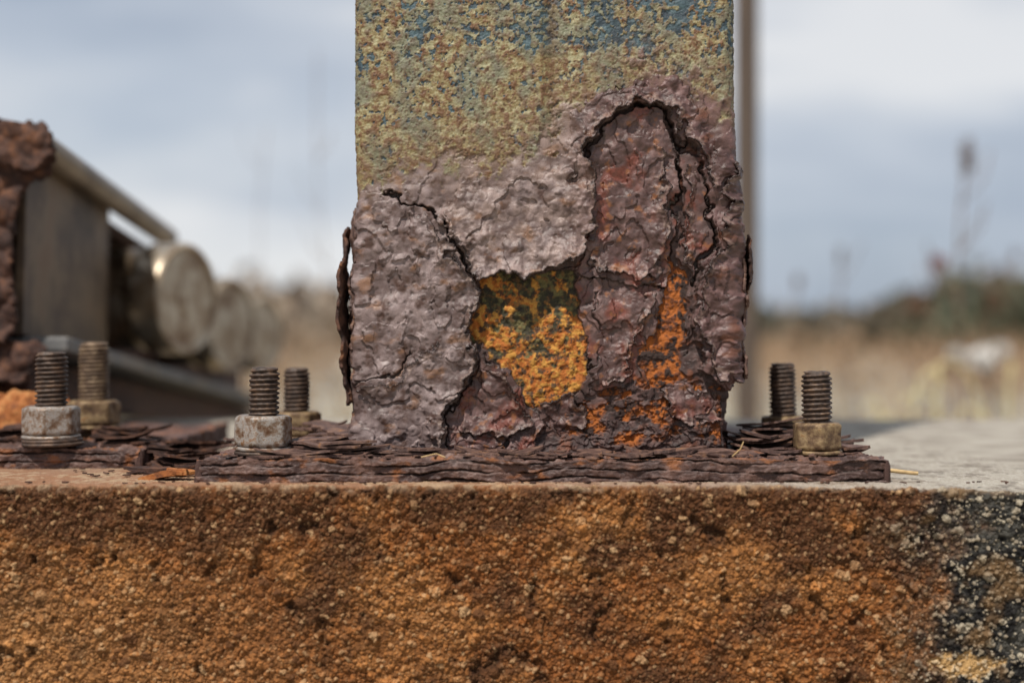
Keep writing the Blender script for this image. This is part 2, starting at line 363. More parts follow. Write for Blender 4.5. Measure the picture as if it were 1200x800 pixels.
# ---------------------------------------------------------------- ragged sheets
def sheet(name,poly,org,ua,va,na,step=.0012,warp=.003,wl=.012,amp=.002,al=.02,seed=0,thick=.0015,mat=None,parent=None,fn=None):
    p=np.array(poly,f32);u=np.arange(p[:,0].min()-warp*2,p[:,0].max()+warp*2,step);v=np.arange(p[:,1].min()-warp*2,p[:,1].max()+warp*2,step)
    U,Vv=np.meshgrid(u.astype(f32),v.astype(f32))
    wu=U+warp*fbm(U/wl,Vv/wl,4,seed);wv=Vv+warp*fbm(U/wl,Vv/wl,4,seed+5)
    ok=sdpoly(wu,wv,poly)>0
    hh=amp*fbm(U/al,Vv/al,5,seed+9)
    if fn is not None: hh=hh+fn(U,Vv)
    ua,va,na=[np.array(Vector(a).normalized(),f32) for a in(ua,va,na)]
    Pp=np.array(org,f32)+U[...,None]*ua+Vv[...,None]*va+hh[...,None]*na
    Fc=grid_faces(*U.shape);keep=ok.ravel()[Fc].all(1);Fc=Fc[keep]
    if len(Fc)==0:return None
    used,inv=np.unique(Fc,return_inverse=True)
    o=raw_mesh(name,Pp.reshape(-1,3)[used],inv.reshape(-1,4),mat or M_rust2,None,parent)
    md=o.modifiers.new('s','SOLIDIFY');md.thickness=thick;md.offset=0
    return o
zz=lambda y:E+(400-y)*K
sheet('peeled_sheet_left',[(.0,zz(470)),(.012,zz(478)),(.05,zz(440)),(.06,zz(330)),(.03,zz(262)),(.008,zz(285)),(-.004,zz(330)),(-.003,zz(400))],
      (-.1165,.002,0),(-.04,1,0),(0,0,1),(-1,0,0),seed=3,amp=.0035,al=.03,thick=.0022,mat=M_rust,parent=column,
      fn=lambda U,V:.005*np.sin((V-zz(475))/(.13)*3.1)-.001)
sheet('peeled_sheet_left_inner',[(.0,zz(455)),(.03,zz(470)),(.06,zz(330)),(.02,zz(240)),(.002,zz(260)),(.0,zz(340))],
      (-.1125,.004,0),(-.02,1,0),(0,0,1),(-1,0,0),seed=8,amp=.003,thick=.002,mat=M_rust2,parent=column)
sheet('peeled_sheet_right',[(.0,zz(445)),(.05,zz(450)),(.06,zz(330)),(.03,zz(268)),(.004,zz(285)),(-.002,zz(350))],
      (.1645,.004,0),(.03,1,0),(0,0,1),(1,0,0),seed=13,amp=.004,al=.025,thick=.002,mat=M_rust2,parent=column)
sheet('peeled_sheet_right_tip',[(.0,zz(330)),(.03,zz(345)),(.04,zz(290)),(.015,zz(272)),(.002,zz(290))],
      (.168,.003,0),(.08,1,0),(0,0,1),(1,0,0),seed=23,amp=.003,al=.025,thick=.0015,mat=M_rust,parent=column)

# ================================================================ BASE PLATES
def x_shape(X): return X.shape+(3,)
def plate(name,x0,x1,yf,yb,th,seed):
    xs=np.arange(x0,x1,.0007)
    vf=np.arange(0,th,.0004);vt=np.concatenate([np.arange(0,.07,.0008),np.arange(.07,yb-yf,.004)])
    n1=len(vf);nv=n1+len(vt)
    X=np.broadcast_to(xs[None],(nv,len(xs))).astype(f32)
    v=np.concatenate([vf,th+vt]).astype(f32)[:,None]*np.ones_like(X)
    fr=(np.arange(nv)<n1)[:,None]*np.ones_like(X)>.5
    N1=fbm(X/.03,v/.03,4,seed);N2=fbm(X/.008,v/.006,4,seed+2);N3=fbm(X/.003,v/.0025,3,seed+4)
    edge=fbm(X[0]/.04,X[0]*0,4,seed+7)[None]
    lv=v/.0060+.75*fbm(X/.09,X*0+.3,3,seed+8)+.10*N2
    lay=np.floor(lv);lf=lv-lay
    lout=fbm(X/.035+lay*7.7,lay*3.1+.5,4,seed+9)
    gsel=ss(-.25,.15,fbm(X/.03,lay*2.2+.1,3,seed+11))
    groove=np.exp(-(np.minimum(lf,1-lf)/.09)**2)*gsel
    Yp=np.where(fr,yf,yf+(v-th));Zp=np.where(fr,v,th)
    out=.0030*lout+.0006*N2+.0018*edge+.0003*N3+.0008*N1-.0034*groove
    Yp=Yp-np.where(fr,out,0)
    tv=np.clip((v-th)/.012,0,1)
    Yp=Yp-np.where(fr,0,(out[n1-1:n1]*(1-tv)))
    ter=terr(fbm(X/.045,v/.016,4,seed+12)+.2*N2,2.5,.1)
    Zp=Zp+np.where(fr,0,(.0030*ter+.0010*N1+.0004*N2+.0003*N3)*ss(0,.004,v-th))+np.where(fr,ss(th*.5,th,v)*(.0006*N1),0)
    Zp=Zp+np.where(fr,ss(th*.5,th,v),1)*(.0018*edge)
    t=ss(-.4,.7,N1+.6*N2)
    col=mx(mx(np.broadcast_to(C(.048,.025,.021),x_shape(X)),C(.12,.065,.05),t),C(.19,.13,.115),ss(.1,.8,lout*.6+N3*.5)*.7)
    col=mx(col,C(.24,.085,.024),ss(.25,.8,fbm(X/.02,v/.01,4,seed+15))*.75)
    col=mx(col,C(.012,.008,.006),groove*fr*.9)
    col=np.concatenate([col,np.full(X.shape+(1,),.5,f32)],-1)
    ex=fbm(v/.012,v*0+1,4,seed+20)
    XX=X+.004*ex*(X>(x0+x1)/2)*ss(x1-.03,x1,X)-.004*ex*ss(x0+.03,x0,X)
    P=np.stack([XX,Yp,Zp],-1)
    o=grid_mesh(name,P,col,M_plate)
    for side in(0,-1):
        e=P[:,side].copy();b=e.copy();b[:,2]=-.001
        G=np.stack([e+(b-e)*k for k in np.linspace(0,1,5)],0)
        G[1:-1,:,0]+=.0015*np.sin(np.arange(len(e))*.7)[None]*(1 if side else -1)
        cc=np.broadcast_to(C(.06,.03,.024,.75),G.shape[:2]+(4,)).copy()
        grid_mesh('plate_end',G,cc,M_plate,o)
    return o
bp=plate('column_base_plate',-.206,.2465,-.060,.33,.0145,30)
bp2=plate('column_base_plate',-.62,-.272,.040,.36,.0145,60)

# ================================================================ BOLTS
def bolt(x,y,ztop,nz0,nz1,R,af,mats,rot=0.3,lean=(0,0),washers=1,seed=0):
    e=bpy.data.objects.new('anchor_bolt',None);link(e);e.location=(x,y,0);e.rotation_euler=(lean[0],lean[1],0)
    mb,mn=mats
    nth=56;pitch=.0033;z=np.arange(.005,ztop-.0015,pitch/11)
    T,Z=np.meshgrid(np.linspace(0,2*np.pi,nth,endpoint=False),z)
    ph=(Z/pitch-T/(2*np.pi))%1
    prof=np.clip(np.abs(ph-.5)*2.6-.25,0,1)
    wear=1+.5*fbm((T*2).astype(f32),(Z/.006).astype(f32),3,seed)
    r=R-.0021*prof*wear+.0004*fbm((T*8).astype(f32),(Z/.0015).astype(f32),2,seed+3)
    r*=1-.10*ss(ztop-.005,ztop-.0015,Z)
    P=np.stack([r*np.cos(T),r*np.sin(T),Z],-1)
    top=[]
    for k,(q,dz) in enumerate([(.86,.0008),(.6,.0013),(.3,.0013),(.01,.0011)]):
        a=T[0];top.append(np.stack([R*q*np.cos(a),R*q*np.sin(a),np.full_like(a,ztop-.0015+dz)+.0003*np.sin(a*3+k)],-1))
    P=np.concatenate([P,np.array(top)],0)
    grid_mesh('threaded_shaft',P.astype(f32),None,mb,e,wrap=True)
    na=96;a=np.linspace(0,2*np.pi,na,endpoint=False);am=((a-rot)%(math.pi/3))-math.pi/6
    rf=af/2;rh=np.minimum(rf/np.cos(am),rf*1.125)
    hN=nz1-nz0;ch=(rh-rf*.97)*.75
    rings=[(R*.98+0*a,nz0+0*a),(rf*.93+0*a,nz0+0*a),(rh,nz0+ch*.6)]
    for k in np.linspace(.15,.85,9): rings.append((rh,nz0+hN*k+0*a))
    rings+=[(rh,nz1-ch),(rf*.95+0*a,nz1+0*a),(rf*.8+0*a,nz1+.0002+0*a),(R*1.0+0*a,nz1+0*a),(R*.9,nz1-.002+0*a)]
    G=np.array([np.stack([rr*np.cos(a),rr*np.sin(a),zz_+0*a],-1) for rr,zz_ in rings])
    nn=fbm((G[...,0]/.009+G[...,1]/.013).astype(f32),(G[...,2]/.007+G[...,1]/.01).astype(f32),4,seed+20)
    G[...,0]*=1+.022*nn;G[...,1]*=1+.022*nn
    grid_mesh('hex_nut',G.astype(f32),None,mn,e,wrap=True)
    zc=nz0
    for k in range(washers):
        t=.0028;Rw=rf*(1.12+.03*k)
        G=[]
        for rr,z0 in[(R,zc),(Rw*.95,zc),(Rw,zc-.0006),(Rw,zc-t+.0006),(Rw*.95,zc-t),(R,zc-t)]:
            w=1+.012*np.sin(a*3+seed+k)+.008*np.sin(a*11+k)
            G.append(np.stack([rr*w*np.cos(a)+.0006*k,rr*w*np.sin(a),z0+0.0004*np.sin(a+k)],-1))
        grid_mesh('washer',np.array(G)[::-1].astype(f32),None,mn if k==0 else mb,e,wrap=True);zc-=t
    return e
bolt(-.171,-.025,.0755,.0215,.0425,.0104,.0350,(M_bolt,M_nut),rot=.38,lean=(0,.02),washers=2,seed=1)
bolt(-.168,.11,.0725,.020,.0385,.0104,.034,(M_bolt,M_nutb),rot=.1,seed=2)
bolt(.2094,-.025,.0728,.0190,.0375,.0104,.030,(M_bolt,M_nutb),rot=.52,lean=(0,-.01),seed=3)
bolt(.2085,.09,.0765,.019,.036,.0104,.032,(M_bolt,M_nutb),rot=.3,lean=(0,-.02),seed=4)
bolt(-.340,.05,.0855,.0245,.0455,.0118,.0375,(M_bolt,M_nut),rot=.52,washers=3,seed=5)
bolt(-.338,.15,.0925,.026,.0455,.0122,.037,(M_bolt2,M_nutb),rot=.3,seed=6)

# ================================================================ RUST FLAKES / DEBRIS
def flakes(name,spec,mat,seed):
    r=random.Random(seed);V=[];Fc=[]
    for (cx,cy,cz,L,Wd,tilt,yaw,th) in spec:
        n=22
        base=len(V)
        k1,k2,k3=[r.uniform(0,6.28) for _ in range(3)]
        rad=[1+.18*math.sin(2*t+k1)+.14*math.sin(3*t+k3)+.12*math.sin(5*t+k2)+r.uniform(-.10,.10) for t in [i*2*math.pi/n for i in range(n)]]
        mat3=Matrix.Rotation(yaw,3,'Z')@Matrix.Rotation(tilt,3,'Y')@Matrix.Rotation(r.uniform(-.15,.15),3,'X')
        cu=r.uniform(-.08,.16)/max(L,.001)
        rings=[0,.35,.7,1.0]
        for sgn in(1,-1):
            for q in rings:
                for i in range(n):
                    t=i*2*math.pi/n;x=math.cos(t)*rad[i]*q*L;y=math.sin(t)*rad[i]*q*Wd
                    z=cu*x*x+sgn*th/2+.02*L*math.sin(x/L*5+k2)*math.cos(y/Wd*3+k3)
                    p=mat3@Vector((x,y,z));V.append((cx+p.x,cy+p.y,cz+p.z))
        m=len(rings)
        for s_ in range(2):
            o=base+s_*m*n
            for q in range(m-1):
                for i in range(n):
                    j=(i+1)%n;f=(o+q*n+i,o+q*n+j,o+(q+1)*n+j,o+(q+1)*n+i);Fc.append(f if s_ else f[::-1])
        for i in range(n):
            j=(i+1)%n;Fc.append((base+(m-1)*n+i,base+(m-1)*n+j,base+2*m*n-n+j,base+2*m*n-n+i))
    return raw_mesh(name,V,Fc,mat,smooth=False)
r=random.Random(9);sp=[];sp2=[]
ZP=.0160
def stack(lst,cx,cy,z0,n,L,Wd,dz,tilt=.06):
    for i in range(n):
        l=L*r.uniform(.7,1.1)*(1-.35*i/n);th=r.uniform(.0009,.002)
        lst.append((cx+r.uniform(-.15,.15)*L,cy+r.uniform(-.2,.2)*Wd,z0+dz*i+r.uniform(0,.0008),l,Wd*r.uniform(.6,1.1)*(1-.2*i/n),r.uniform(-tilt,tilt),r.uniform(-.25,.25),th))
for i in range(110):
    x=r.uniform(-.2,.24);y=r.uniform(-.058,-.006);L=r.uniform(.0015,.006)
    sp.append((x,y,ZP+r.uniform(-.0005,.001),L,L*r.uniform(.4,.8),r.uniform(-.1,.1),r.uniform(0,6.28),r.uniform(.0006,.0012)))
for i in range(13):
    x=-.14+i*.0235+r.uniform(-.008,.008)
    stack(sp,x,r.uniform(-.05,-.02),ZP,r.randint(1,3),r.uniform(.012,.03),r.uniform(.006,.012),.0012)
stack(sp,-.118,-.035,ZP,6,.034,.014,.0016);stack(sp,-.135,-.02,ZP,6,.03,.014,.0018,.1);stack(sp,-.07,-.03,ZP,3,.03,.012,.0014)
stack(sp,-.125,.03,ZP,8,.024,.02,.0018,.15);stack(sp,-.14,.07,ZP,8,.026,.02,.002,.2);stack(sp,-.195,.06,ZP,4,.02,.02,.002,.15)
stack(sp,.178,.03,ZP,8,.024,.03,.0018,.1);stack(sp,.195,.055,ZP,9,.028,.03,.002,.14);stack(sp,.225,.02,ZP,5,.02,.02,.0016,.12)
stack(sp,.18,-.03,ZP,3,.018,.012,.0014);stack(sp,.236,-.01,ZP,3,.014,.016,.0015,.12);stack(sp,.228,.08,ZP,5,.02,.02,.002,.15)
flakes('rust_flakes',sp,M_rust2,1)
for (cx,cy,z0,n_,L,Wd) in [(-.235,.03,.002,5,.024,.02),(-.255,.0,.001,2,.02,.010),(-.225,-.02,.001,2,.014,.008),(-.29,.07,.016,3,.022,.016),(-.262,.07,.004,6,.028,.02),
    (-.30,.12,.016,5,.03,.02),(-.25,.12,.002,6,.03,.03),(-.38,.12,.016,6,.035,.02),(-.41,.07,.016,3,.03,.016),(-.22,.09,.002,4,.02,.02),(.258,.05,.001,2,.010,.012)]:
    stack(sp2,cx,cy,z0,n_,L,Wd,.002,.12)
for i in range(40):
    x=r.uniform(-.32,-.2);y=r.uniform(-.05,.12);L=r.uniform(.001,.005)
    if x<-.275 and y>.035: continue
    sp2.append((x,y,.0015,L,L*r.uniform(.4,.8),r.uniform(-.1,.1),r.uniform(0,6),.0008))
for i in range(50):
    x=r.uniform(-.35,.36);y=r.choice([r.uniform(-.078,-.066),r.uniform(-.075,-.064)]);L=r.uniform(.0008,.003)
    sp2.append((x,y,.0010,L,L*r.uniform(.4,.8),r.uniform(-.1,.1),r.uniform(0,6),.0008))
flakes('rust_flakes',sp2,M_rust,2)
flakes('orange_rust_chip',[(-.232,-.045,.004,.017,.009,-.15,.05,.004),(-.222,-.048,.006,.010,.006,.1,.2,.002)],M_orust,5)
sheet('rust_slab',[(-.06,0),(.055,.0),(.05,.02),(.02,.036),(-.06,.04)],(-.40,.16,.018),(1,.1,0),(0,.5,1),(0,-1,.4),seed=31,amp=.004,thick=.006,mat=M_orust)
def twig(name,pts,rad,mat,parent=None):
    cu=bpy.data.curves.new(name,'CURVE');cu.dimensions='3D';cu.bevel_depth=rad;cu.bevel_resolution=3
    s=cu.splines.new('POLY');s.points.add(len(pts)-1)
    for q,p in zip(s.points,pts): q.co=(*p,1)
    for i,q in enumerate(s.points): q.radius=1-.3*i/len(pts)
    cu.materials.append(mat);return link(bpy.data.objects.new(name,cu),parent)
twig('dry_twig',[(.243,-.035,.006),(.258,-.036,.0055),(.272,-.038,.004),(.2745,-.038,.004)],.0016,M_straw)
twig('straw_stalk',[(.146,-.058,.017),(.151,-.060,.022),(.153,-.0605,.027)],.0005,M_straw)
twig('straw_stalk',[(-.06,-.058,.0165),(-.05,-.061,.019),(-.044,-.0605,.0165)],.0005,M_straw)

# ================================================================ CONCRETE BLOCK
M_cb=ramp_mat('plain_concrete',[(.3,(.2,.16,.12)),(.7,(.36,.32,.27))],8,.9,.004)
def conc():
    xs=np.concatenate([np.arange(-1.5,-.36,.02),np.arange(-.36,.38,.00045),np.arange(.38,1.5,.02)])
    yf=-.085
    re=.005
    vt=np.concatenate([-np.cumsum(np.linspace(.0007,.012,130))[::-1]]);
    vt=vt[vt>-.78]
    va=np.arange(0,re*math.pi/2,.0005)
    vd=np.concatenate([np.arange(0,.155,.00045),.155+np.cumsum(np.linspace(.0006,.03,30))])
    prof=[];
    for t in vt: prof.append((yf+re-t,0,0,1,t))
    for t in va:
        a=t/re;prof.append((yf+re-re*math.sin(a),-re+re*math.cos(a),-math.sin(a),math.cos(a),t))
    l=re*math.pi/2
    for t in vd: prof.append((yf,-re-t,-1,0,l+t))
    prof=np.array(prof,f32)
    X,V=np.meshgrid(xs.astype(f32),prof[:,4])
    front=ss(-.002,.006,V)
    x=X/.00055;v=V/.00055
    n0=fbm(x/220,v/180,4,80);n1=fbm(x/60,v/60,4,81);n2=fbm(x/16,v/16,4,82);n3=fbm(x/5,v/5,3,87)
    A1,A2,ai=worley(x/12+.25*n2,v/11+.2*n2,81);B1,B2,bi=worley(x/5.8+.15*n3,v/5.4,83);D1,D2,di=worley(x/3.2,v/3.1,93)
    ra=.20+.42*((ai*7.3)%1)**1.5;ga=np.sqrt(np.clip(1-(A1/ra)**2,0,1))*(ai>.66)
    rb=.28+.34*((bi*5.7)%1);gb=np.sqrt(np.clip(1-(B1/rb)**2,0,1))*(bi>.35)
    rd=.35+.25*((di*9.1)%1);gd=np.sqrt(np.clip(1-(D1/rd)**2,0,1))
    pit=ss(.40,.95,fbm(x/36,v/50,4,85)+.25*n2)
    hf=1.3*n1+1.4*n2+.55*n3+2.0*ga*ra*2+1.35*gb*rb*2+.6*gd-4.5*pit*ss(0,.01,V)
    ht=.35*n1+.25*n2+.35*gb+.15*gd
    h=(hf*front+ht*(1-front))*.001
    chip=ss(.1,.9,fbm(x/70,v*0,4,88)+.3*n2)*np.exp(-(V/.006)**2)
    h=h-.0022*chip
    tone=n1*.5+.9*n0
    base=mx(mx(np.broadcast_to(C(.19,.066,.017),x_shape(x)),C(.31,.132,.040),ss(-.4,.8,tone+.25*n2)),C(.085,.034,.013),ss(-.15,.7,fbm(x/110,v/90,4,90)+.25*n2+.6*ss(.045,.0,V)+.3*ss(.0,.15,X)*ss(.09,.04,V)))
    base=mx(base,C(.36,.18,.068),ss(-.05,-.36,X+.06*n0)*ss(.02,.1,V)*.6)
    peb=lambda q:mx(mx(base*1.25,C(.43,.27,.14),ss(.72,1,q)),C(.11,.046,.018),ss(.35,.1,q))
    base=mx(base,peb((di*3.3)%1),ss(.2,.6,gd)*.4)
    base=mx(base,peb((bi*11.3)%1),ss(.1,.5,gb)*.7)
    base=mx(base,peb((ai*13.3)%1),ss(.05,.4,ga)*.9)
    cav=1-np.clip(ga+gb+.8*gd,0,1)
    base=mx(base,C(.025,.011,.006),np.clip(cav*.55+pit*.7,0,1)*(.65+.4*n3))
    greyc=mx(np.broadcast_to(C(.065,.062,.054),x_shape(x)),C(.012,.011,.011),ss(-.35,.4,n2+n1+.5*n0))
    pal=mx(np.broadcast_to(C(.42,.37,.28),x_shape(x)),C(.22,.18,.13),(bi*17.3)%1)
    gm=mx(greyc,pal,np.clip(ss(.2,.6,gb)*(((bi*17.3)%1)>.70)+ss(.2,.6,ga)*(ai>.82)+ss(.3,.7,gd)*(((di*7.7)%1)>.84),0,1))
    R_=ss(.235,.30,X+.035*n1+.02*n0+.012*n2)
    gm=mx(gm,C(.22,.13,.06),ss(.35,1.0,n1+.4*n0+.1*n2)*.6)
    base=mx(base,gm,R_)
    pp=np.hypot((X-.292)/.022,(V-.118)/.010)+.7*n2+.4*n1
    base=mx(base,mx(np.broadcast_to(C(.42,.26,.11),x_shape(x)),C(.50,.38,.24),gb),ss(1.1,.5,pp))
    top=mx(mx(np.broadcast_to(C(.36,.33,.28),x_shape(x)),C(.2,.17,.14),ss(-.2,.8,n1+.4*n2)),C(.48,.45,.40),gb*.5)
    top=mx(top,C(.12,.1,.085),ss(.3,.9,fbm(x/30,v/30,5,97))*.6)
    st=ss(.28,-.02,X+.05*n0)*ss(-.45,-.05,V+.1*n0)
    top=mx(top,mx(np.broadcast_to(C(.25,.105,.042),x_shape(x)),C(.38,.25,.15),ss(-.1,.6,n2+n1)),st*.85)
    base=mx(top,base,ss(-.001,.004,V+.0022*n2+.001*n1))
    arr=np.exp(-((V-.003+.002*n1)/.0028)**2)*ss(-.3,.4,n2+.5*n1)
    base=mx(base,C(.44,.31,.20),arr*.55*(1-.5*R_))
    P=np.stack([X,prof[:,0][:,None]+prof[:,2][:,None]*h,prof[:,1][:,None]+prof[:,3][:,None]*h],-1)
    P[...,2]-=.004*ss(.23,.33,X)*ss(-.06,.0,V)*ss(.03,.0,V)
    colr=np.concatenate([base,np.full(x.shape+(1,),.88,f32)],-1)
    o=grid_mesh('concrete_foundation_wall',P,colr,M_conc,flip=True)
    yb=float(P[0,0,1])
    raw_mesh('wall_back',[(-1.5,yb,.0),(1.5,yb,.0),(1.5,yb,-.6),(-1.5,yb,-.6)],[(3,2,1,0)],M_cb,None,o)
    for sx in(-1.5,1.48):
        raw_mesh('wall_end',[(sx,yf+.002,-.001),(sx,yb,-.001),(sx,yb,-.6),(sx,yf+.002,-.6)],[(0,1,2,3)],M_cb,None,o)
    return o
conc()

# ================================================================ LEFT BEAM WITH ROLLERS
beam=bpy.data.objects.new('roller_support_beam',None);link(beam)
def prism(name,a,b,w,hh,mat,parent,bev=.004):
    a=Vector(a);b=Vector(b);d=(b-a);n=24;V=[];Fc=[]
    dirv=d.normalized();sx=Vector((dirv.y,-dirv.x,0)).normalized();uz=sx.cross(dirv).normalized()
    for i in range(n+1):
        c=a+d*i/n
        for (p,q) in[(-.5,-.5),(.5,-.5),(.5,.5),(-.5,.5)]:
            V.append(c+sx*p*w+uz*q*hh)
    for i in range(n):
        for k in range(4):
            Fc.append((i*4+k,i*4+(k+1)%4,(i+1)*4+(k+1)%4,(i+1)*4+k))
    Fc.append((3,2,1,0));Fc.append((n*4,n*4+1,n*4+2,n*4+3))
    o=raw_mesh(name,[tuple(v) for v in V],Fc,mat,None,parent,smooth=False)
    md=o.modifiers.new('b','BEVEL');md.width=bev;md.segments=3
    return o
t0=W(40,166,1.25);t1=W(318,366,2.75)
b0=W(40,398,1.25);b1=W(300,470,2.75)
def tube(name,a,b,R,mat,parent,n=32):
    a=Vector(a);b=Vector(b);d=(b-a);L=d.length;q=d.to_track_quat('Z','Y').to_matrix()
    prof=[(0.001,.0),(R*.96,0),(R,R*.04),(R,L-R*.06),(R*.96,L),(.001,L)]
    G=[]
    for rr,z in prof:
        G.append([tuple(a+q@Vector((rr*math.cos(t),rr*math.sin(t),z))) for t in np.linspace(0,2*math.pi,n,endpoint=False)])
    o=grid_mesh(name,np.array(G,f32),None,mat,parent,wrap=True)
    md=o.modifiers.new('e','EDGE_SPLIT');md.split_angle=math.radians(35)
    return o
def lathe(name,a,dirv,prof,mat,parent,n=56):
    q=Vector(dirv).to_track_quat('Z','Y').to_matrix();a=Vector(a);G=[]
    for rr,z in prof:
        G.append([tuple(a+q@Vector((rr*math.cos(t),rr*math.sin(t),z))) for t in np.linspace(0,2*math.pi,n,endpoint=False)])
    o=grid_mesh(name,np.array(G,f32),None,mat,parent,wrap=True)
    md=o.modifiers.new('e','EDGE_SPLIT');md.split_angle=math.radians(35)
    return o
tr_=t0.lerp(t1,.37)
tube('top_rail',t0,tr_,.013,M_rail,beam)
prism('top_flange',t0+Vector((-.045,0,-.022)),t1+Vector((-.045,0,-.022)),.06,.012,M_rust,beam,.002)
web0=(t0+b0)/2+Vector((-.012,0,0));web1=(t1+b1)/2+Vector((-.012,0,0))
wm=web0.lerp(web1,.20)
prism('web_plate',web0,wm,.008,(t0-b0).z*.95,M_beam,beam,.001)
prism('web_plate_rusty_shade',wm+Vector((-.035,0,0)),web1+Vector((-.035,0,-.01)),.008,(t0-b0).z*1.05,M_rust,beam,.001)  # far web: shadow around the rollers put into its dark rust colour
prism('lower_flange',b0+Vector((.0,0,-.004)),b1+Vector((.0,0,-.004)),.06,.014,M_grey,beam,.003)
prism('bottom_bar',b0+Vector((-.03,0,-.035)),b1+Vector((-.03,0,-.035)),.05,.04,M_rust,beam,.003)
ax=Vector((math.cos(math.radians(20)),-math.sin(math.radians(20)),0))
for(px,py,d,R) in[(221,350,1.62,.064),(273,380,1.98,.065),(311,391,2.42,.065)]:
    e=W(px,py,d);ro=bpy.data.objects.new('roller',None);link(ro,beam)
    lathe('roller_body',e-ax*.11,ax,[(.001,0),(R*.88,0),(R*.92,.003),(R*.92,.060),(R*.80,.064),(R*.80,.070),(R,.074),(R,.104),(R*.985,.108)],M_roller,ro)
    lathe('roller_end',e-ax*.002,ax,[(R*.985,0),(R*.94,.003),(R*.88,.002),(R*.86,-.001),(R*.3,-.001),(R*.27,.0005),(.001,.0005)],M_rollend,ro)
prism('back_girder',web0+Vector((-.16,0,-.02)),web1+Vector((-.16,0,-.02)),.02,.2,M_rust,beam,.002)
rem=bpy.data.objects.new('rotted_steel_post',None);link(rem)
d=1.22;k=d/F
def rp_(l): return [((x-600)*k,E+(400-y)*k) for x,y in l]
sheet('post_front_top',rp_([(-90,132),(0,136),(50,146),(60,150),(64,175),(60,205),(36,214),(22,232),(14,300),(20,380),(10,402),(-90,410)]),(0,d-1,0),(1,0,0),(0,0,1),(0,-1,0),step=.0018,warp=.0035,wl=.014,amp=.009,al=.04,seed=41,thick=.006,mat=M_rust,parent=rem)
sheet('post_front_cap',rp_([(-90,130),(0,138),(34,146),(66,152),(70,190),(40,204),(0,192),(-90,186)]),(0,d-1-.010,0),(1,0,0),(0,0,1),(0,-1,.2),step=.0018,warp=.004,wl=.012,amp=.006,al=.03,seed=47,thick=.004,mat=M_rust,parent=rem)
sheet('post_side',[(0,.0),(.2,.0),(.2,.22),(.1,.24),(.0,.25)],(-.455,d-1,.02),(0,1,0),(0,0,1),(1,0,0),step=.003,warp=.01,wl=.03,amp=.008,al=.05,seed=51,thick=.005,mat=M_rust,parent=rem)
sheet('post_foot',rp_([(-90,380),(0,392),(42,398),(52,412),(38,430),(30,446),(-10,450),(-90,450)]),(0,d-1-.02,0),(1,0,0),(0,.3,1),(0,-1,.2),step=.0018,warp=.006,wl=.02,amp=.008,al=.03,seed=53,thick=.006,mat=M_rust,parent=rem)
prism('post_stub',(-.50,.2+.03,.05),(-.50,.45,.05),.10,.11,M_rust,rem,.01)
pier=prism('concrete_pier',(-.55,1.55,-.34),(-.55,2.1,-.34),.5,.44,M_cb,None,.02)

# ================================================================ SETTING
M_ground,nt,b=newmat('dry_field_ground')
n=nz(nt,.35,6,.6);rr=nt.nodes.new('ShaderNodeValToRGB')
for e,(p,c) in zip([rr.color_ramp.elements[0],rr.color_ramp.elements[1],rr.color_ramp.elements.new(.5)],[(.35,(.30,.25,.17)),(.65,(.27,.29,.29)),(.5,(.36,.31,.22))]):
    e.position=p;e.color=(*c,1)
nt.links.new(n.outputs[0],rr.inputs[0]);nt.links.new(rr.outputs[0],b.inputs['Base Color']);b.inputs['Roughness'].default_value=.95
n2=nz(nt,9,4,.7);bump(nt,b,[n2.outputs[0]],[.05])
gx=np.concatenate([-np.geomspace(900,2,30),np.linspace(-1.8,1.8,8),np.geomspace(2,900,30)]).astype(f32)
gy=np.concatenate([-np.geomspace(300,3,14),np.linspace(-2.5,6,14),np.geomspace(7,1500,40)]).astype(f32)
GX,GY=np.meshgrid(gx,gy)
GZ=-.5+.06*fbm(GX/3,GY/3,3,5)*ss(1.5,4,np.hypot(GX,GY))
grid_mesh('ground',np.stack([GX,GY,GZ],-1),None,M_ground)
M_veg,nt,b=newmat('vegetation')
at=nt.nodes.new('ShaderNodeVertexColor');at.layer_name='Col';nt.links.new(at.outputs['Color'],b.inputs['Base Color']);b.inputs['Roughness'].default_value=.8
def blades(name,N,rx,ry,hr,wr,cols,seed,bend=.35,mat=None):
    g=np.random.default_rng(seed)
    d=ry[0]*(ry[1]/ry[0])**g.random(N);x=(g.random(N)*2-1)*(rx*d+.6);
    cl=fbm((x/1.2).astype(f32),(d/1.2).astype(f32),3,seed)
    hgt=(hr[0]+(hr[1]-hr[0])*g.random(N)**2)*np.clip(.8+.6*cl,.25,1.6)
    w=(wr[0]+(wr[1]-wr[0])*g.random(N))*np.maximum(1,d/8)
    an=g.random(N)*6.28;bx=np.cos(an)*hgt*bend*g.random(N)*1.6;by=np.sin(an)*hgt*bend*g.random(N)
    V=np.zeros((N,5,3),f32);z0=-.53
    for k,(sx,t) in enumerate([(-1,0),(1,0),(.7,.55),(-.7,.55),(0,1)]):
        V[:,k,0]=x+sx*w/2+bx*t*t;V[:,k,1]=d+by*t*t;V[:,k,2]=z0+hgt*t*(1-.25*t*bend*2*g.random())
    b=np.arange(N)[:,None]*5
    Fq=np.concatenate([b+np.array([[0,1,2]]),b+np.array([[0,2,3]]),b+np.array([[3,2,4]])],0)
    pc=fbm((x/1.6+40).astype(f32),(d/4).astype(f32),3,seed+3)
    ci=np.clip((pc*.8+.5)*len(cols)+g.normal(size=N)*.9,0,len(cols)-1).astype(int);cc=np.array(cols,f32)[ci]*(.7+.6*g.random((N,1)))
    col=np.concatenate([np.repeat(cc[:,None],5,1),np.full((N,5,1),.8,f32)],-1)
    return raw_mesh(name,V.reshape(-1,3),Fq,mat or M_veg,col.reshape(-1,4))
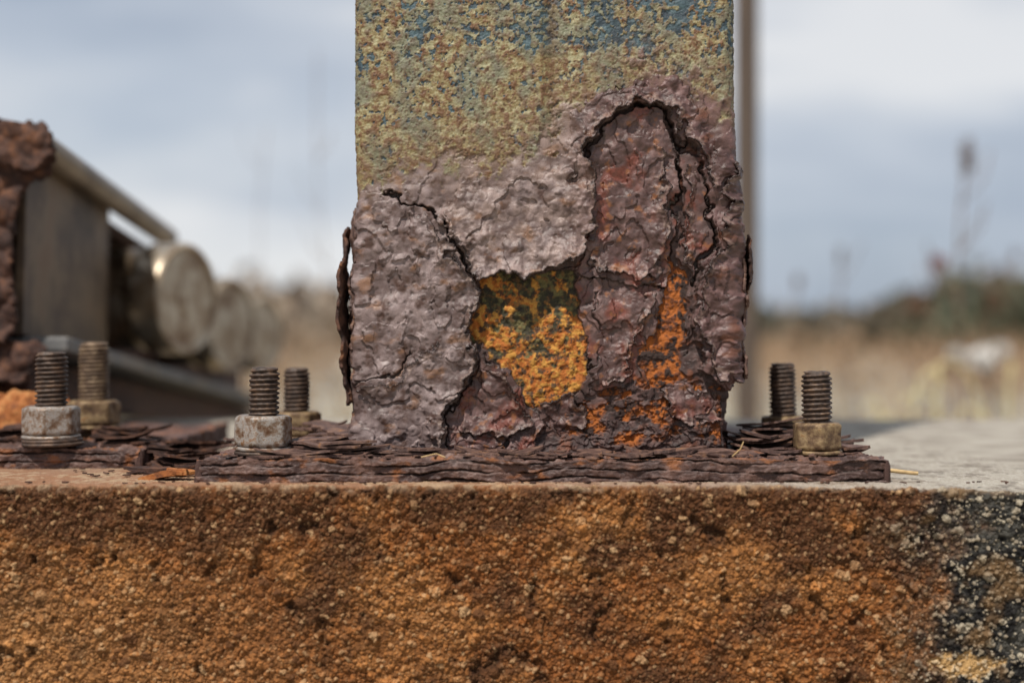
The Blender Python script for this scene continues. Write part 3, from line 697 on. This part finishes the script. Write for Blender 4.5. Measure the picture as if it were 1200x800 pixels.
blades('dry_grass',50000,.9,(2.2,45),(.12,.5),(.003,.007),[(.16,.09,.055),(.30,.21,.13),(.40,.33,.22),(.40,.42,.42),(.30,.37,.43),(.20,.21,.11)],3)
def scrub(name,N,clumps,cols,seed,leaf):
    g=np.random.default_rng(seed);k=len(clumps);cl=np.array(clumps,f32);ci=g.integers(0,k,N)
    dirv=g.normal(size=(N,3));dirv/=np.linalg.norm(dirv,axis=1)[:,None]
    rad=g.random(N)**.45
    c=cl[ci,:3]+dirv*rad[:,None]*cl[ci,3:6]
    s=leaf*(.5+g.random(N))*np.maximum(1,cl[ci,1]/20)
    a=g.normal(size=(N,3));a/=np.linalg.norm(a,axis=1)[:,None];bb=np.cross(a,g.normal(size=(N,3)));bb/=np.linalg.norm(bb,axis=1)[:,None]
    V=np.stack([c-a*s[:,None],c+bb*s[:,None]*.5,c+a*s[:,None],c-bb*s[:,None]*.5],1)
    F4=np.arange(N*4).reshape(N,4)
    cidx=(ci*7+seed)%len(cols);cc=np.array(cols,f32)[cidx]*(.5+.9*g.random((N,1)))
    col=np.concatenate([np.repeat(cc[:,None],4,1),np.full((N,4,1),.8,f32)],-1)
    return raw_mesh(name,V.reshape(-1,3),F4,M_veg,col.reshape(-1,4),smooth=False)
g=np.random.default_rng(4)
cl=[];cl2=[]
for i in range(420):
    x=g.uniform(-75,75);dd=g.uniform(60,85)
    hh=(1.5+1.3*g.random())*(1+.55*float(ss(14,30,np.array(x))))*(.9+.25*math.sin(x*.3))
    if x<0: cl2.append((x,dd,-.5+hh*.7,1.8+g.random()*1.5,1.5,hh*.85))
    else: cl.append((x,dd,-.5+hh*.55,1.8+g.random()*1.5,1.5,hh*.62))
scrub('distant_treeline',28000,cl,[(.06,.07,.04),(.085,.09,.055),(.13,.095,.065),(.10,.085,.06)],6,.16)
scrub('distant_brush',24000,cl2,[(.22,.17,.12),(.18,.145,.11),(.26,.21,.16),(.15,.14,.11)],7,.16)
cl=[]
for i in range(240):
    dd=g.uniform(9,34);x=g.uniform(-.6,.6)*dd
    hh=g.uniform(.3,.6)*(1+dd/90)
    cl.append((x,dd,-.5+hh*.6,.35+g.random()*.4,.4,hh*.55))
scrub('dry_scrub',40000,cl,[(.26,.13,.08),(.30,.2,.12),(.24,.09,.06),(.34,.30,.24),(.18,.17,.1),(.36,.40,.43),(.30,.36,.42)],8,.03)
pl=tube('wooden_pole',W(875,400,3.4)+Vector((0,0,-.62)),W(875,400,3.4)+Vector((0,0,3.4)),.028,M_pole,None)
M_stem=ramp_mat('weed_stem',[(.3,(.08,.045,.03)),(.7,(.2,.12,.07))],20,.8,.001)
M_red=ramp_mat('weed_seedhead_red',[(.3,(.18,.05,.04)),(.7,(.28,.10,.07))],60,.8,.001)
M_white=ramp_mat('weed_flower_white',[(.3,(.6,.58,.55)),(.7,(.8,.78,.75))],60,.9,.001)
M_yel=ramp_mat('yellow_grass_blade',[(.3,(.5,.42,.2)),(.7,(.6,.54,.32))],20,.7,.001)
def weed(px,pytop,d,mat,headmat=None,headr=.02,lean=.05,headh=2.0,rad=.004,nbr=5):
    e=bpy.data.objects.new('dry_weed',None);link(e)
    top=W(px,pytop,d);base=Vector((top.x-lean,top.y,-.52));n=9
    rr=random.Random(int(px));pts=[base.lerp(top,i/n)+Vector((rr.uniform(-.01,.01)+.03*math.sin(i*.6),0,0))*(1-(i/n)**3) for i in range(n+1)]
    twig('stem',[tuple(p) for p in pts],rad,mat,e)
    for k in range(nbr):
        i=rr.randint(3,8);p=pts[i];a=rr.choice([-1,1]);L=rr.uniform(.05,.14)
        twig('side_branch',[tuple(p),tuple(p+Vector((a*L*.4,rr.uniform(-.05,.05),L*.5))),tuple(p+Vector((a*L*.6,0,L*1.1)))],rad*.6,mat,e)
    if headmat:
        N=200;gg=np.random.default_rng(int(px));c=gg.normal(size=(N,3));c/=np.linalg.norm(c,axis=1)[:,None];c*=gg.random((N,1))**.4
        c*=np.array([headr,headr,headr*headh]);c+=np.array(top)
        a=gg.normal(size=(N,3))*headr*.25;b2=gg.normal(size=(N,3))*headr*.25
        raw_mesh('seed_head',np.stack([c-a,c+b2,c+a],1).reshape(-1,3),np.arange(N*3).reshape(N,3),headmat,None,e,False)
weed(1133,185,3.6,M_stem,M_stem,.018,.04,3.2,.004,9)
weed(1099,308,4.2,M_stem,M_red,.022,.02,1.1)
weed(985,300,5.0,M_stem,M_stem,.012,-.05,3)
weed(1075,360,4.5,M_stem,M_stem,.03,.03,1.5)
weed(1165,352,5.0,M_stem,M_stem,.03,.03,1.5)
weed(935,330,5.5,M_stem,M_stem,.015,.04,2)
weed(1190,300,6,M_stem,M_stem,.015,.04,2)
weed(345,350,5.5,M_stem,M_stem,.02,.05,2)
weed(385,340,6.5,M_stem,M_stem,.015,-.05,2)
weed(312,150,5.0,M_stem,None,.015,.05,2,.002)
weed(372,60,4.5,M_stem,None,.015,-.05,2,.002)
weed(1150,420,3.6,M_stem,M_white,.034,.02,.9)
weed(1122,414,3.9,M_stem,M_white,.022,.02,.8)
weed(1172,410,3.9,M_stem,M_white,.024,.02,.8)
gr=bpy.data.objects.new('grass_tuft',None);link(gr)
rr=random.Random(2)
for i in range(9):
    b0_=W(rr.uniform(1045,1180),440,2.9);b0_.z=-.5;hh=rr.uniform(.40,.56);L=rr.uniform(-.18,.18)
    pts=[(b0_.x+L*(t**2),b0_.y,-.5+hh*math.sin(min(t*1.9,2.5))) for t in np.linspace(0,1,14)]
    twig('blade',pts,.0035,M_yel,gr)

# ================================================================ LIGHT, SKY, CAMERA
sun_el,sun_az=math.radians(58),math.radians(27)
L=bpy.data.lights.new('sun','SUN');L.energy=5.0;L.angle=math.radians(1.0);L.color=(1,.93,.84)
so=link(bpy.data.objects.new('sun',L))
sd=Vector((-math.sin(sun_az)*math.cos(sun_el),-math.cos(sun_az)*math.cos(sun_el),math.sin(sun_el)))
so.rotation_euler=sd.to_track_quat('Z','Y').to_euler();so.location=sd*20
w=bpy.data.worlds.new('World');bpy.context.scene.world=w;w.use_nodes=True;nt=w.node_tree
bg=nt.nodes['Background'];sky=nt.nodes.new('ShaderNodeTexSky');sky.sky_type='NISHITA';sky.sun_disc=False
sky.sun_elevation=sun_el;sky.sun_rotation=math.atan2(sd.x,sd.y)
tc=nt.nodes.new('ShaderNodeTexCoord')
def wn(scale,st,loc,det,dist=0):
    mp=nt.nodes.new('ShaderNodeMapping');mp.inputs['Scale'].default_value=st;mp.inputs['Location'].default_value=loc
    n=nt.nodes.new('ShaderNodeTexNoise');n.inputs['Scale'].default_value=scale;n.inputs['Detail'].default_value=det;n.inputs['Distortion'].default_value=dist
    nt.links.new(tc.outputs['Generated'],mp.inputs[0]);nt.links.new(mp.outputs[0],n.inputs['Vector']);return n
def wr(src,stops):
    r=nt.nodes.new('ShaderNodeValToRGB')
    while len(r.color_ramp.elements)<len(stops): r.color_ramp.elements.new(.5)
    for e,(p,c) in zip(r.color_ramp.elements,stops): e.position=p;e.color=(*c,1)
    nt.links.new(src,r.inputs[0]);return r
c1=wn(2.4,(1,1,3.2),(.3,.0,.55),5,.3)
cl_=wr(c1.outputs[0],[(.38,(3.8,4.4,5.4)),(.50,(5.4,5.9,6.7)),(.62,(8.0,8.1,8.3))])
c2=wn(1.6,(1,1,2.5),(2.1,.4,.0),4)
cm=wr(c2.outputs[0],[(.25,(.66,.66,.66)),(.5,(.92,.92,.92))])
mix=nt.nodes.new('ShaderNodeMix');mix.data_type='RGBA'
nt.links.new(cm.outputs[0],mix.inputs[0]);nt.links.new(sky.outputs[0],mix.inputs[6]);nt.links.new(cl_.outputs[0],mix.inputs[7])
nt.links.new(mix.outputs[2],bg.inputs[0]);bg.inputs[1].default_value=.1
cam=bpy.data.cameras.new('camera');cam.lens=50;cam.sensor_width=36;cam.clip_start=.01;cam.clip_end=5000
cam.dof.use_dof=True;cam.dof.focus_distance=.975;cam.dof.aperture_fstop=2.6
co=link(bpy.data.objects.new('camera',cam));co.location=(0,-1,E);co.rotation_euler=(math.pi/2,0,0)
sc=bpy.context.scene;sc.camera=co
sc.view_settings.view_transform='Standard';sc.view_settings.look='None';sc.view_settings.exposure=0
